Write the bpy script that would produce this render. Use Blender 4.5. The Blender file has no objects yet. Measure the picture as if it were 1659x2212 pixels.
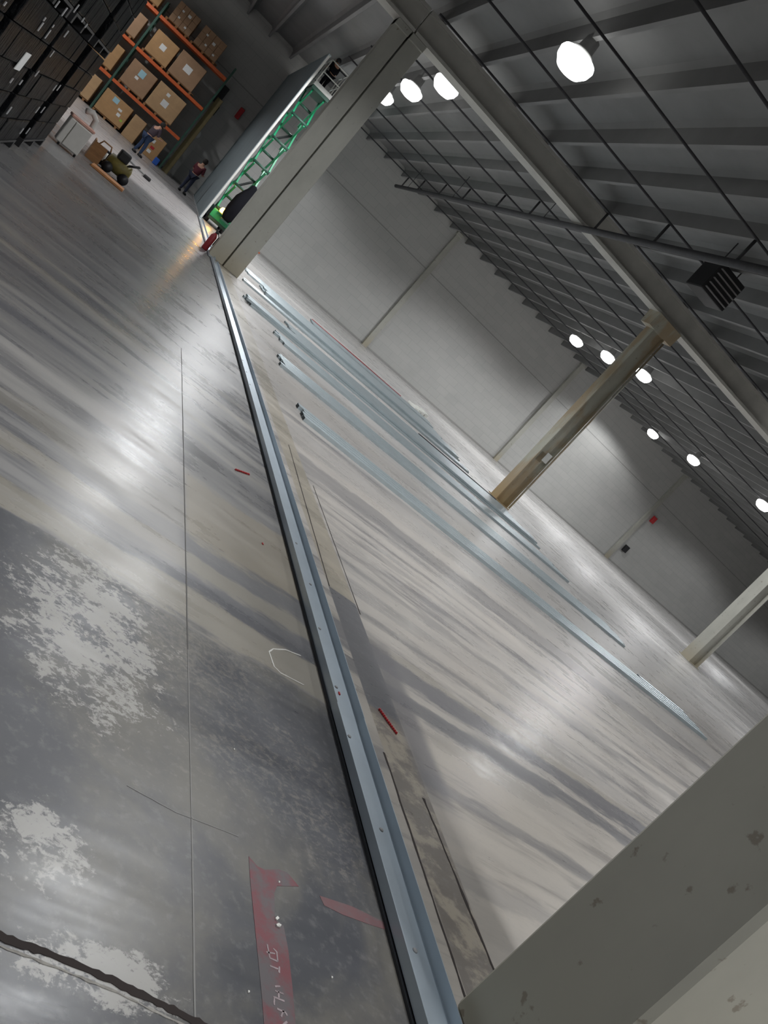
import bpy, bmesh, math, random
from mathutils import Vector, Matrix
random.seed(7)
D = bpy.data; SC = bpy.context.scene; COL = SC.collection
PI = math.pi

# ------------------------------------------------------------------ camera
YAW, PITCH, ROLL, FPX, CAMH = 0.445896617, 0.164150606, 0.737865644, 1813.053, 1.6
Fv = Vector((math.sin(YAW)*math.cos(PITCH), math.cos(YAW)*math.cos(PITCH), -math.sin(PITCH)))
R0 = Vector((math.cos(YAW), -math.sin(YAW), 0)); U0 = R0.cross(Fv)
Rv = R0*math.cos(ROLL) + U0*math.sin(ROLL); Uv = -R0*math.sin(ROLL) + U0*math.cos(ROLL)
CP = Vector((0, 0, CAMH))
cam = D.cameras.new('camera'); cam.sensor_fit = 'VERTICAL'; cam.sensor_height = 36; cam.sensor_width = 27
cam.lens = FPX*36/2212; cam.clip_end = 400; cam.clip_start = 0.02
co = D.objects.new('camera', cam); COL.objects.link(co)
co.matrix_world = Matrix(((Rv.x, Uv.x, -Fv.x, CP.x), (Rv.y, Uv.y, -Fv.y, CP.y), (Rv.z, Uv.z, -Fv.z, CP.z), (0, 0, 0, 1)))
SC.camera = co
# ------------------------------------------------------------------ world, exposure
w = D.worlds.new('world'); SC.world = w; w.use_nodes = True
w.node_tree.nodes['Background'].inputs[0].default_value = (0.80, 0.88, 1.0, 1)
w.node_tree.nodes['Background'].inputs[1].default_value = 0.0
SC.view_settings.view_transform = 'Standard'; SC.view_settings.look = 'None'
SC.view_settings.gamma = 1; SC.view_settings.use_curve_mapping = False
SC.view_settings.exposure = -1.22
LAMP_W = 1450.0      # each high bay lamp
LAMP_GLOW = 11.0

# ------------------------------------------------------------------ measuring helpers
def ray(x, y): return Rv*(x-829.5) - Uv*(y-1106) + Fv*FPX
def fl(x, y, z=0.0):
    d = ray(x, y); return CP + d*((z-CAMH)/d.z)
WANG = 0.09446; WP = Vector((13.85, 45.4, 0)); WN = Vector((-math.sin(WANG), math.cos(WANG), 0)); WT = Vector((math.cos(WANG), math.sin(WANG), 0))
def wally(x): return WP.y + (x-WP.x)*math.tan(WANG)
def onwall(x, y):
    d = ray(x, y); return CP + d*((WP-CP).dot(WN)/d.dot(WN))

# ------------------------------------------------------------------ materials
def newmat(name):
    m = D.materials.new(name); m.use_nodes = True
    nt = m.node_tree; b = nt.nodes['Principled BSDF']
    return m, nt, b
def N(nt, t, **kw):
    n = nt.nodes.new(t)
    for k, v in kw.items():
        if k in ('operation', 'blend_type', 'data_type', 'musgrave_type', 'noise_dimensions', 'interpolation', 'use_clamp', 'feature', 'clamp'): setattr(n, k, v)
        else: n.inputs[k].default_value = v
    return n
def simple(name, col, rough=0.6, metal=0.0, var=0.12, scale=6.0, bump=0.0, stretch=(1, 1, 1), spec=0.5):
    m, nt, b = newmat(name)
    tc = nt.nodes.new('ShaderNodeTexCoord'); mp = nt.nodes.new('ShaderNodeMapping'); mp.inputs['Scale'].default_value = stretch
    nt.links.new(tc.outputs['Object'], mp.inputs[0])
    no = N(nt, 'ShaderNodeTexNoise', Scale=scale, Detail=5.0, Roughness=0.6); nt.links.new(mp.outputs[0], no.inputs[0])
    r = nt.nodes.new('ShaderNodeValToRGB'); nt.links.new(no.outputs[0], r.inputs[0])
    r.color_ramp.elements[0].position = 0.3; r.color_ramp.elements[1].position = 0.7
    r.color_ramp.elements[0].color = (*[c*(1-var) for c in col], 1); r.color_ramp.elements[1].color = (*[min(1, c*(1+var)) for c in col], 1)
    nt.links.new(r.outputs[0], b.inputs['Base Color'])
    b.inputs['Roughness'].default_value = rough; b.inputs['Metallic'].default_value = metal
    b.inputs['Specular IOR Level'].default_value = spec
    if bump:
        bp = nt.nodes.new('ShaderNodeBump'); bp.inputs['Strength'].default_value = bump; bp.inputs['Distance'].default_value = 0.05
        nt.links.new(no.outputs[0], bp.inputs['Height']); nt.links.new(bp.outputs[0], b.inputs['Normal'])
    return m
def emis(name, col, s):
    m, nt, b = newmat(name); b.inputs['Base Color'].default_value = (*col, 1)
    b.inputs['Emission Color'].default_value = (*col, 1); b.inputs['Emission Strength'].default_value = s
    return m

class G:
    """tiny node-graph helper"""
    def __init__(s, nt): s.nt = nt
    def link(s, a, b): s.nt.links.new(a, b)
    def val(s, inp, v):
        if isinstance(v, (int, float)): inp.default_value = v
        elif isinstance(v, tuple): inp.default_value = v
        else: s.nt.links.new(v, inp)
    def math(s, op, a, b=0.0, c=0.0, clamp=False):
        n = s.nt.nodes.new('ShaderNodeMath'); n.operation = op; n.use_clamp = clamp
        s.val(n.inputs[0], a); s.val(n.inputs[1], b); s.val(n.inputs[2], c); return n.outputs[0]
    def noise(s, vec, scale, detail=4.0, rough=0.55, dist=0.0):
        n = s.nt.nodes.new('ShaderNodeTexNoise'); s.link(vec, n.inputs['Vector']); n.inputs['Scale'].default_value = scale
        n.inputs['Detail'].default_value = detail; n.inputs['Roughness'].default_value = rough; n.inputs['Distortion'].default_value = dist
        return n.outputs[0]
    def mapping(s, vec, sc=(1, 1, 1), loc=(0, 0, 0)):
        n = s.nt.nodes.new('ShaderNodeMapping'); s.link(vec, n.inputs[0]); n.inputs['Scale'].default_value = sc; n.inputs['Location'].default_value = loc
        return n.outputs[0]
    def step(s, v, a, b):
        n = s.nt.nodes.new('ShaderNodeMapRange'); n.interpolation_type = 'SMOOTHSTEP'; s.val(n.inputs[0], v)
        n.inputs[1].default_value = a; n.inputs[2].default_value = b; return n.outputs[0]
    def mix(s, f, a, b, bt='MIX'):
        n = s.nt.nodes.new('ShaderNodeMix'); n.data_type = 'RGBA'; n.blend_type = bt; s.val(n.inputs[0], f)
        s.val(n.inputs[6], a); s.val(n.inputs[7], b); return n.outputs[2]
    def ramp(s, v, stops, interp='LINEAR'):
        n = s.nt.nodes.new('ShaderNodeValToRGB'); s.link(v, n.inputs[0]); cr = n.color_ramp; cr.interpolation = interp
        while len(cr.elements) < len(stops): cr.elements.new(0.5)
        for e, (p, c) in zip(cr.elements, stops):
            e.position = p; e.color = (*c, 1) if isinstance(c, tuple) else (c, c, c, 1)
        return n.outputs[0]
    def band(s, v, a, b, soft):
        return s.math('MULTIPLY', s.step(v, a-soft, a+soft), s.math('SUBTRACT', 1.0, s.step(v, b-soft, b+soft)))

def floor_material():
    m, nt, b = newmat('polished_concrete'); g = G(nt)
    geo = nt.nodes.new('ShaderNodeNewGeometry'); P = geo.outputs['Position']
    sep = nt.nodes.new('ShaderNodeSeparateXYZ'); g.link(P, sep.inputs[0]); X, Y = sep.outputs[0], sep.outputs[1]
    warp = g.noise(g.mapping(P, (0.7, 1.3, 1)), 1.0, 5.0, 0.6)
    warp2 = g.noise(g.mapping(P, (1.6, 6.0, 1)), 1.5, 6.0, 0.65)
    Yw = g.math('ADD', g.math('SUBTRACT', Y, g.math('MULTIPLY', X, 0.03)), g.math('ADD', g.math('MULTIPLY', g.math('SUBTRACT', warp, 0.5), 0.45), g.math('MULTIPLY', g.math('SUBTRACT', warp2, 0.5), 0.30)))
    streak = g.noise(g.mapping(P, (0.10, 1.0, 1)), 3.2, 6.0, 0.65)
    streak_far = g.noise(g.mapping(P, (0.05, 1.0, 1)), 1.1, 3.0, 0.5)
    cloud = g.noise(P, 1.3, 7.0, 0.62, 0.4)
    cloud2 = g.noise(g.mapping(P, (1, 1.5, 1), (9, 4, 0)), 0.55, 4.0, 0.6)
    blot = g.noise(g.mapping(P, (1, 1.2, 1), (3, 1, 0)), 5.0, 9.0, 0.72, 0.3)
    DK = (0.135, 0.137, 0.150); MID = (0.215, 0.212, 0.215); TAN = (0.30, 0.277, 0.235); LT = (0.40, 0.385, 0.37); BG = (0.47, 0.44, 0.405)
    # side left of the track: grey slab
    nf = g.math('SUBTRACT', 1.0, g.math('MULTIPLY', g.step(Y, 5.0, 14.0), 0.75))
    def calm(v): return g.math('ADD', g.math('MULTIPLY', g.math('SUBTRACT', v, 0.5), nf), 0.5)
    left = g.mix(calm(g.step(streak, 0.38, 0.62)), (0.135, 0.135, 0.145, 1), (0.235, 0.228, 0.220, 1))
    left = g.mix(g.math('MULTIPLY', g.math('MULTIPLY', g.band(streak, 0.60, 0.80, 0.05), nf), 0.4), left, (*TAN, 1))
    near = g.math('SUBTRACT', 1.0, g.step(Yw, 3.36, 3.44))
    left = g.mix(near, left, g.mix(g.step(cloud, 0.42, 0.66), (0.070, 0.072, 0.081, 1), (0.150, 0.141, 0.122, 1)))
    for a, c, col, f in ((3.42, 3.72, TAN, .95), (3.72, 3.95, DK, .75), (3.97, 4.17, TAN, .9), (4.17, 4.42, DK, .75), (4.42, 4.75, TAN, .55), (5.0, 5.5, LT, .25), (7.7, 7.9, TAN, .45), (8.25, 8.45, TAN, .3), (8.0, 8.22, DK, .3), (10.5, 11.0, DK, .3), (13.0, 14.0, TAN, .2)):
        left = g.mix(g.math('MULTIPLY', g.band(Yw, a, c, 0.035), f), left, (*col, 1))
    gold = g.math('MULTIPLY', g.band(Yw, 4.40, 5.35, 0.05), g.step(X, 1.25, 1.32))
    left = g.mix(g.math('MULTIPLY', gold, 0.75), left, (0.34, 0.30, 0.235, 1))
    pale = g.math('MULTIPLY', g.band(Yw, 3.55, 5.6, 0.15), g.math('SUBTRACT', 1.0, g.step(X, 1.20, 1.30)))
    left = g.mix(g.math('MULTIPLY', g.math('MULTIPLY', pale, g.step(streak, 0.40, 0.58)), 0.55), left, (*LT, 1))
    # flaky pale patches in the foreground
    d1 = g.math('ADD', g.math('POWER', g.math('MULTIPLY', g.math('SUBTRACT', X, 0.80), 3.2), 2.0), g.math('POWER', g.math('MULTIPLY', g.math('SUBTRACT', Y, 2.95), 2.3), 2.0))
    d2 = g.math('ADD', g.math('POWER', g.math('MULTIPLY', g.math('SUBTRACT', X, 0.98), 4.5), 2.0), g.math('POWER', g.math('MULTIPLY', g.math('SUBTRACT', Y, 1.50), 12.0), 2.0))
    d3 = g.math('ADD', g.math('POWER', g.math('MULTIPLY', g.math('SUBTRACT', X, 0.78), 7.0), 2.0), g.math('POWER', g.math('MULTIPLY', g.math('SUBTRACT', Y, 1.82), 8.0), 2.0))
    fine = g.noise(g.mapping(P, (1, 1.3, 1), (5, 2, 0)), 26.0, 8.0, 0.75, 0.4)
    fl1 = None
    for dd in (d1, d2, d3):
        q = g.step(g.math('SUBTRACT', g.math('ADD', g.math('ADD', g.math('MULTIPLY', blot, 0.55), g.math('MULTIPLY', fine, 0.50)), g.math('MULTIPLY', cloud, 0.25)), g.math('MULTIPLY', dd, 0.075)), 0.575, 0.635)
        fl1 = q if fl1 is None else g.math('MAXIMUM', fl1, q)
    left = g.mix(g.math('MULTIPLY', fl1, 0.8), left, (0.42, 0.405, 0.38, 1))
    flk = g.math('MULTIPLY', g.step(g.math('ADD', g.math('MULTIPLY', cloud2, 0.5), g.math('MULTIPLY', fine, 0.5)), 0.52, 0.60), near)
    left = g.mix(g.math('MULTIPLY', flk, 0.30), left, (0.33, 0.30, 0.25, 1))
    # side right of the track: paler slab with long dark streaks
    right = g.mix(calm(g.step(streak, 0.30, 0.60)), (0.345, 0.33, 0.32, 1), (*BG, 1))
    right = g.mix(g.math('MULTIPLY', g.step(cloud2, 0.45, 0.75), 0.45), right, (0.50, 0.455, 0.405, 1))
    rstk = g.noise(g.mapping(P, (0.16, 1.5, 1), (0, 7, 0)), 2.6, 6.0, 0.7)
    right = g.mix(g.math('MULTIPLY', g.math('SUBTRACT', 1.0, g.step(g.math('ADD', rstk, g.math('MULTIPLY', cloud2, 0.25)), 0.46, 0.60)), 0.75), right, (0.19, 0.182, 0.185, 1))
    right = g.mix(g.math('MULTIPLY', g.math('SUBTRACT', 1.0, g.step(Yw, 3.2, 5.2)), 0.35), right, (0.33, 0.29, 0.235, 1))
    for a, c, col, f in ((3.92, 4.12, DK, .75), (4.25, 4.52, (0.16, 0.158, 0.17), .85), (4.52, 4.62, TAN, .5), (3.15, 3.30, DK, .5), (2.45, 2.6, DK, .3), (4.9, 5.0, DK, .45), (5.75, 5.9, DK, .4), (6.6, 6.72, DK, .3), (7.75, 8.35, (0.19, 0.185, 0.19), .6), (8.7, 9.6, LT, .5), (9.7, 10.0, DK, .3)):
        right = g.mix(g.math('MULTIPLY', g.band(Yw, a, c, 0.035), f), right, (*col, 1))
    # patched trench beside the track
    tr = g.band(X, 2.515, 2.775, 0.004)
    trc = g.mix(g.step(blot, 0.46, 0.60), (0.19, 0.17, 0.15, 1), (0.36, 0.32, 0.26, 1))
    trc = g.mix(g.band(Y, 3.75, 5.13, 0.02), trc, (0.145, 0.145, 0.155, 1))
    trc = g.mix(g.math('MULTIPLY', g.step(Y, 5.12, 5.14), 0.7), trc, g.mix(g.step(cloud, .4, .6), (0.35, 0.32, 0.26, 1), (0.42, 0.38, 0.31, 1)))
    right = g.mix(tr, right, trc)
    # darker grey by the wide patch edge
    right = g.mix(g.math('MULTIPLY', g.math('MULTIPLY', g.band(X, 2.76, 2.98, 0.05), g.band(Y, 3.2, 4.7, 0.12)), 0.8), right, (0.17, 0.165, 0.175, 1))
    col = g.mix(g.step(X, 2.24, 2.26), left, right)
    # far floor by the wall is the palest
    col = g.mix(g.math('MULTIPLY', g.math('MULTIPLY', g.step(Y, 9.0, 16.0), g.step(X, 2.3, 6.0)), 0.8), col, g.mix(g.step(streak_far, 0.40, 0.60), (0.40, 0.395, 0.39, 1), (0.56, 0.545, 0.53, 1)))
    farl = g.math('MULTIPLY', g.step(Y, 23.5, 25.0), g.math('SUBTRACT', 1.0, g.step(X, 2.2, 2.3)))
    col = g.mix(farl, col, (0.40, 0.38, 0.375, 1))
    speck = g.noise(P, 24.0, 3.0, 0.6)
    col = g.mix(g.math('MULTIPLY', g.step(speck, 0.5, 0.75), 0.22), col, (0.30, 0.29, 0.28, 1))
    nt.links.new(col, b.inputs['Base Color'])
    rg = g.math('ADD', g.math('MULTIPLY', g.math('ADD', g.math('MULTIPLY', calm(streak), 1.2), g.math('ADD', g.math('MULTIPLY', cloud, 0.75), g.math('MULTIPLY', blot, 0.22))), 0.42), -0.155)
    rg = g.math('MAXIMUM', rg, 0.17)
    rg = g.math('ADD', rg, g.math('MULTIPLY', near, 0.05))
    nt.links.new(rg, b.inputs['Roughness'])
    b.inputs['Specular IOR Level'].default_value = 0.42
    bp = nt.nodes.new('ShaderNodeBump'); bp.inputs['Strength'].default_value = 0.06; bp.inputs['Distance'].default_value = 0.03
    g.link(g.math('MULTIPLY', g.math('ADD', g.noise(g.mapping(P, (1, 2.2, 1)), 2.2, 4.0, 0.5), g.math('MULTIPLY', blot, 0.2)), nf), bp.inputs['Height']); g.link(bp.outputs[0], b.inputs['Normal'])
    return m

def wall_material():
    m, nt, b = newmat('painted_block_wall'); g = G(nt)
    tc = nt.nodes.new('ShaderNodeTexCoord'); P = tc.outputs['Object']
    sep = nt.nodes.new('ShaderNodeSeparateXYZ'); g.link(P, sep.inputs[0])
    cmb = nt.nodes.new('ShaderNodeCombineXYZ'); g.link(sep.outputs[0], cmb.inputs[0]); g.link(sep.outputs[2], cmb.inputs[1])
    br = nt.nodes.new('ShaderNodeTexBrick'); g.link(cmb.outputs[0], br.inputs['Vector'])
    br.inputs['Scale'].default_value = 1.0; br.inputs['Brick Width'].default_value = 0.81; br.inputs['Row Height'].default_value = 0.40
    br.inputs['Mortar Size'].default_value = 0.012; br.inputs['Mortar Smooth'].default_value = 0.6
    br.inputs['Color1'].default_value = (0.43, 0.43, 0.415, 1); br.inputs['Color2'].default_value = (0.46, 0.458, 0.44, 1); br.inputs['Mortar'].default_value = (0.36, 0.36, 0.35, 1)
    st = g.noise(g.mapping(P, (0.12, 1, 1.2)), 2.2, 5.0, 0.6)
    c = g.mix(g.math('MULTIPLY', g.step(st, 0.35, 0.7), 0.35), br.outputs[0], (0.50, 0.49, 0.475, 1))
    pt = g.noise(P, 0.5, 4.0, 0.6)
    c = g.mix(g.math('MULTIPLY', g.step(pt, 0.5, 0.72), 0.25), c, (0.36, 0.36, 0.345, 1))
    seam = g.math('MAXIMUM', g.band(sep.outputs[2], 5.28, 5.34, 0.01), g.band(sep.outputs[2], 0.0, 0.10, 0.02))
    c = g.mix(g.math('MULTIPLY', seam, 0.45), c, (0.12, 0.11, 0.10, 1))
    g.link(c, b.inputs['Base Color']); b.inputs['Roughness'].default_value = 0.75
    return m

M = {}
M['floor'] = floor_material()
M['wall'] = wall_material()
M['ceiling'] = simple('white_painted_concrete_roof', (0.215, 0.215, 0.215), 0.8, var=0.10, scale=0.7)
M['girder'] = simple('cream_painted_girder', (0.44, 0.43, 0.395), 0.65, var=0.10, scale=1.5)
M['pipe_dark'] = simple('dark_steel_pipe', (0.045, 0.045, 0.05), 0.6, var=0.2)
M['groove'] = simple('dark_saw_cut', (0.03, 0.022, 0.02), 0.9)
M['galv'] = simple('galvanised_steel', (0.50, 0.57, 0.60), 0.33, metal=0.55, var=0.10, scale=3, stretch=(1, 8, 1))
M['track'] = simple('galvanised_track', (0.47, 0.54, 0.60), 0.34, metal=0.6, var=0.06, scale=3)
M['trackdark'] = simple('shade_and_channel_black', (0.02, 0.022, 0.026), 0.6)
M['green'] = simple('green_lift_paint', (0.02, 0.30, 0.135), 0.4, var=0.15)
M['green_dark'] = simple('dark_green_rack_paint', (0.03, 0.085, 0.06), 0.55)
M['white'] = simple('white_paint', (0.70, 0.70, 0.66), 0.5, var=0.05)
M['orange'] = simple('orange_rack_paint', (0.62, 0.12, 0.03), 0.5, var=0.1)
M['card'] = simple('brown_cardboard', (0.46, 0.27, 0.125), 0.85, var=0.12, scale=2)
M['card2'] = simple('pale_cardboard', (0.50, 0.32, 0.17), 0.85, var=0.12, scale=2)
M['card3'] = simple('dull_cardboard', (0.36, 0.22, 0.13), 0.85, var=0.12, scale=2)
M['olive'] = simple('olive_brown_board', (0.15, 0.12, 0.055), 0.8, var=0.15)
M['paper'] = simple('white_paper', (0.78, 0.78, 0.76), 0.8, var=0.03)
M['bluepaper'] = simple('pale_blue_paper', (0.36, 0.58, 0.66), 0.8, var=0.05)
M['greenpaper'] = simple('green_sticker', (0.35, 0.50, 0.08), 0.8)
M['black'] = simple('black_plastic', (0.012, 0.012, 0.014), 0.5)
M['blackcloth'] = simple('black_cloth', (0.010, 0.010, 0.013), 0.95, spec=0.1)
M['wood'] = simple('brown_wood', (0.30, 0.15, 0.06), 0.75, var=0.25, scale=3, stretch=(1, 8, 8))
M['orangewood'] = simple('orange_plywood', (0.50, 0.22, 0.08), 0.75, var=0.2, scale=3)
M['yellow'] = simple('dull_yellow_tool_paint', (0.16, 0.13, 0.03), 0.6, var=0.4)
M['offwhite'] = simple('off_white_enamel', (0.62, 0.60, 0.56), 0.45, var=0.04)
M['salmon'] = simple('salmon_lid', (0.60, 0.33, 0.26), 0.6)
M['red'] = simple('red_plastic', (0.50, 0.025, 0.03), 0.45)
M['darkred'] = simple('dark_red_paint', (0.22, 0.012, 0.018), 0.5)
M['blue'] = simple('blue_plastic', (0.02, 0.11, 0.50), 0.5)
M['sheath'] = simple('blue_grey_sheathing', (0.205, 0.25, 0.27), 0.75, var=0.06, scale=1)
M['skin'] = simple('skin', (0.50, 0.27, 0.18), 0.6, var=0.04)
M['hair'] = simple('dark_hair', (0.02, 0.015, 0.012), 0.8)
M['maroon'] = simple('maroon_shirt', (0.10, 0.018, 0.028), 0.9)
M['plum'] = simple('plum_grey_shirt', (0.055, 0.038, 0.05), 0.9)
M['denim'] = simple('blue_denim', (0.022, 0.042, 0.095), 0.9)
M['navy'] = simple('dark_navy_trousers', (0.022, 0.028, 0.055), 0.9)
M['lampglow'] = emis('lamp_refractor', (1.0, 1.0, 0.97), LAMP_GLOW)
M['amber'] = emis('amber_beacon_glow', (1.0, 0.50, 0.06), 60.0)
M['grey'] = simple('grey_metal', (0.25, 0.25, 0.25), 0.5)
M['chalk'] = simple('white_chalk', (0.75, 0.74, 0.70), 0.9)

def column_material(name, base, stain, dirty=0.5, rust=0.0):
    m, nt, b = newmat(name); g = G(nt)
    geo = nt.nodes.new('ShaderNodeNewGeometry'); P = geo.outputs['Position']
    sep = nt.nodes.new('ShaderNodeSeparateXYZ'); g.link(P, sep.inputs[0])
    n1 = g.noise(g.mapping(P, (1, 1, 0.6)), 1.7, 6.0, 0.6); n2 = g.noise(P, 9.0, 4.0, 0.6)
    c = g.mix(g.math('MULTIPLY', g.step(n1, 0.35, 0.7), 0.6), (*base, 1), (*[q*0.78 for q in base], 1))
    low = g.math('SUBTRACT', 1.0, g.step(g.math('ADD', sep.outputs[2], g.math('MULTIPLY', n1, 0.6)), 0.3, 1.3))
    c = g.mix(g.math('MULTIPLY', low, dirty), c, (*stain, 1))
    sp = g.step(n2, 0.64, 0.70)
    c = g.mix(g.math('MULTIPLY', sp, 0.5), c, (0.12, 0.08, 0.045, 1))
    if rust:
        n3 = g.noise(g.mapping(P, (1, 1, 0.35), (4, 0, 2)), 1.6, 4.0, 0.6)
        c = g.mix(g.math('MULTIPLY', g.step(n3, 0.42, 0.6), rust), c, (0.34, 0.22, 0.10, 1))
    g.link(c, b.inputs['Base Color']); b.inputs['Roughness'].default_value = 0.6
    return m
M['col_cream'] = column_material('cream_column_paint', (0.42, 0.415, 0.37), (0.36, 0.30, 0.19), 0.55)
M['col_rust'] = column_material('rust_stained_column_paint', (0.44, 0.43, 0.36), (0.40, 0.29, 0.13), 0.8, 0.65)
M['col_near'] = column_material('drab_olive_concrete', (0.42, 0.41, 0.355), (0.34, 0.32, 0.24), 0.5)

def wrap_material():
    m, nt, b = newmat('black_stretch_wrap'); g = G(nt)
    tc = nt.nodes.new('ShaderNodeTexCoord'); P = tc.outputs['Object']
    n1 = g.noise(g.mapping(P, (1.5, 3.2, 0.8)), 3.0, 6.0, 0.6, 0.5); n2 = g.noise(g.mapping(P, (2, 9, 1.4)), 2.0, 4.0, 0.6)
    b.inputs['Base Color'].default_value = (0.010, 0.011, 0.013, 1)
    g.link(g.mix(g.step(n1, 0.62, 0.75), (0.005, 0.0055, 0.0065, 1), (0.014, 0.015, 0.016, 1)), b.inputs['Base Color'])
    b.inputs['Roughness'].default_value = 0.30; b.inputs['Specular IOR Level'].default_value = 0.05
    bp = nt.nodes.new('ShaderNodeBump'); bp.inputs['Strength'].default_value = 0.9; bp.inputs['Distance'].default_value = 0.08
    g.link(g.math('ADD', n1, n2), bp.inputs['Height']); g.link(bp.outputs[0], b.inputs['Normal'])
    return m
M['wrap'] = wrap_material()

# ------------------------------------------------------------------ mesh helpers
class MB:
    def __init__(s): s.v = []; s.f = []; s.sm = []
    def add(s, vs, fs, smooth=False):
        o = len(s.v); s.v += [tuple(v) for v in vs]; s.f += [[i+o for i in f] for f in fs]; s.sm += [smooth]*len(fs); return s
    def box(s, x0, x1, y0, y1, z0, z1):
        return s.add([(x0, y0, z0), (x1, y0, z0), (x1, y1, z0), (x0, y1, z0), (x0, y0, z1), (x1, y0, z1), (x1, y1, z1), (x0, y1, z1)],
                     [(3, 2, 1, 0), (4, 5, 6, 7), (0, 1, 5, 4), (1, 2, 6, 5), (2, 3, 7, 6), (3, 0, 4, 7)])
    def rbox(s, x0, x1, y0, y1, z0, z1, r=0.02, seg=2):
        bm = bmesh.new(); bmesh.ops.create_cube(bm, size=1.0)
        for v in bm.verts: v.co = Vector(((x0+x1)/2+v.co.x*(x1-x0), (y0+y1)/2+v.co.y*(y1-y0), (z0+z1)/2+v.co.z*(z1-z0)))
        bmesh.ops.bevel(bm, geom=bm.edges[:], offset=r, segments=seg, affect='EDGES', profile=0.6)
        bm.verts.index_update(); s.add([v.co for v in bm.verts], [[v.index for v in f.verts] for f in bm.faces]); bm.free(); return s
    def bar(s, a, b, w, h=None, up=Vector((0, 0, 1))):
        a, b = Vector(a), Vector(b); h = h or w; d = (b-a).normalized()
        if abs(d.dot(up)) > 0.98: up = Vector((0, 1, 0))
        r = d.cross(up).normalized()*w/2; u = r.cross(d).normalized()*h/2
        return s.add([a-r-u, a+r-u, a+r+u, a-r+u, b-r-u, b+r-u, b+r+u, b-r+u], [(0, 1, 2, 3), (7, 6, 5, 4), (1, 0, 4, 5), (2, 1, 5, 6), (3, 2, 6, 7), (0, 3, 7, 4)])
    def tube(s, pts, r, n=10):
        pts = [Vector(p) for p in pts]; rings = []
        rs = r if isinstance(r, (list, tuple)) else [r]*len(pts)
        for i, p in enumerate(pts):
            d = (pts[min(i+1, len(pts)-1)]-pts[max(i-1, 0)]).normalized()
            up = Vector((0, 0, 1)) if abs(d.z) < 0.95 else Vector((1, 0, 0))
            a = d.cross(up).normalized(); c = a.cross(d).normalized()
            rings.append([p+(a*math.cos(2*PI*k/n)+c*math.sin(2*PI*k/n))*rs[i] for k in range(n)])
        vs = [v for rg in rings for v in rg]; fs = []
        for i in range(len(pts)-1):
            for k in range(n):
                fs.append((i*n+k, i*n+(k+1) % n, (i+1)*n+(k+1) % n, (i+1)*n+k))
        fs.append(tuple(range(n))[::-1]); fs.append(tuple((len(pts)-1)*n+k for k in range(n)))
        return s.add(vs, fs, True)
    def lathe(s, prof, c=(0, 0, 0), n=24):
        vs = []; fs = []
        for r, z in prof:
            for k in range(n): vs.append((c[0]+r*math.cos(2*PI*k/n), c[1]+r*math.sin(2*PI*k/n), c[2]+z))
        for i in range(len(prof)-1):
            for k in range(n): fs.append((i*n+k, i*n+(k+1) % n, (i+1)*n+(k+1) % n, (i+1)*n+k))
        fs.append(tuple(range(n))[::-1]); fs.append(tuple((len(prof)-1)*n+k for k in range(n)))
        return s.add(vs, fs, True)
    def prism(s, sec, a, b):
        """sec: closed polygon of (u, v) in the plane across a->b (u to the right, v up)"""
        a, b = Vector(a), Vector(b); d = (b-a).normalized(); r = d.cross(Vector((0, 0, 1))).normalized(); u = Vector((0, 0, 1)); n = len(sec)
        vs = [a+r*p+u*q for p, q in sec]+[b+r*p+u*q for p, q in sec]
        fs = [(k, (k+1) % n, n+(k+1) % n, n+k) for k in range(n)]+[tuple(range(n))[::-1], tuple(range(n, 2*n))]
        return s.add(vs, fs)
    def build(s, name, mat, parent=None, loc=None, shade=True):
        me = D.meshes.new(name); me.from_pydata(s.v, [], s.f)
        if loc:
            l = Vector(loc)
            for v in me.vertices: v.co -= l
        for p, q in zip(me.polygons, s.sm): p.use_smooth = q
        me.materials.append(M[mat] if isinstance(mat, str) else mat); me.update()
        bm = bmesh.new(); bm.from_mesh(me); bmesh.ops.recalc_face_normals(bm, faces=bm.faces[:]); bm.to_mesh(me); bm.free()
        o = D.objects.new(name, me); COL.objects.link(o)
        if loc: o.location = loc
        if parent: o.parent = parent
        return o
def tag(o, label, cat, group=None, kind=None):
    o['label'] = label; o['category'] = cat
    if group: o['group'] = group
    if kind: o['kind'] = kind
    return o
def thing(name, label, cat, loc, rz=0, group=None):
    o = D.objects.new(name, None); COL.objects.link(o); o.location = loc; o.rotation_euler = (0, 0, rz); o.empty_display_size = 0.1
    return tag(o, label, cat, group)
def struct(name, mb, mat):
    o = mb.build(name, mat); o['kind'] = 'structure'; return o
def copy_tree(o, parent=None):
    c = o.copy(); COL.objects.link(c)
    if parent: c.parent = parent
    for ch in list(o.children): copy_tree(ch, c)
    return c

# ------------------------------------------------------------------ the room
XL, XR, YF = -16.0, 95.0, -14.0
CZ = 8.15
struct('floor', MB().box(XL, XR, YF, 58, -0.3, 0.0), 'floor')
wb = MB(); L0 = (XL-WP.x)/math.cos(WANG); L1 = (XR-WP.x)/math.cos(WANG)
wb.box(L0, L1, 0, 0.3, -0.1, CZ+0.4)
wo = wb.build('wall_back', 'wall'); wo.location = WP; wo.rotation_euler = (0, 0, WANG); wo['kind'] = 'structure'
struct('wall_left', MB().box(XL-0.3, XL, YF, 58, 0, CZ), 'wall')
struct('wall_right', MB().box(XR, XR+0.3, YF, 58, 0, CZ), 'wall')
struct('wall_front', MB().box(XL, XR, YF-0.3, YF, 0, CZ), 'wall')
cm = MB().box(XL, XR, YF, 58, CZ, CZ+0.3)
x = 3.05-1.27*14
while x < XR-1:
    sec = [(-0.05, 7.72), (0.05, 7.72), (0.08, CZ-0.08), (0.20, CZ+0.01), (-0.20, CZ+0.01), (-0.08, CZ-0.08)]
    cm.prism(sec, (x, YF, 0), (x, 55, 0))
    x += 1.27
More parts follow.
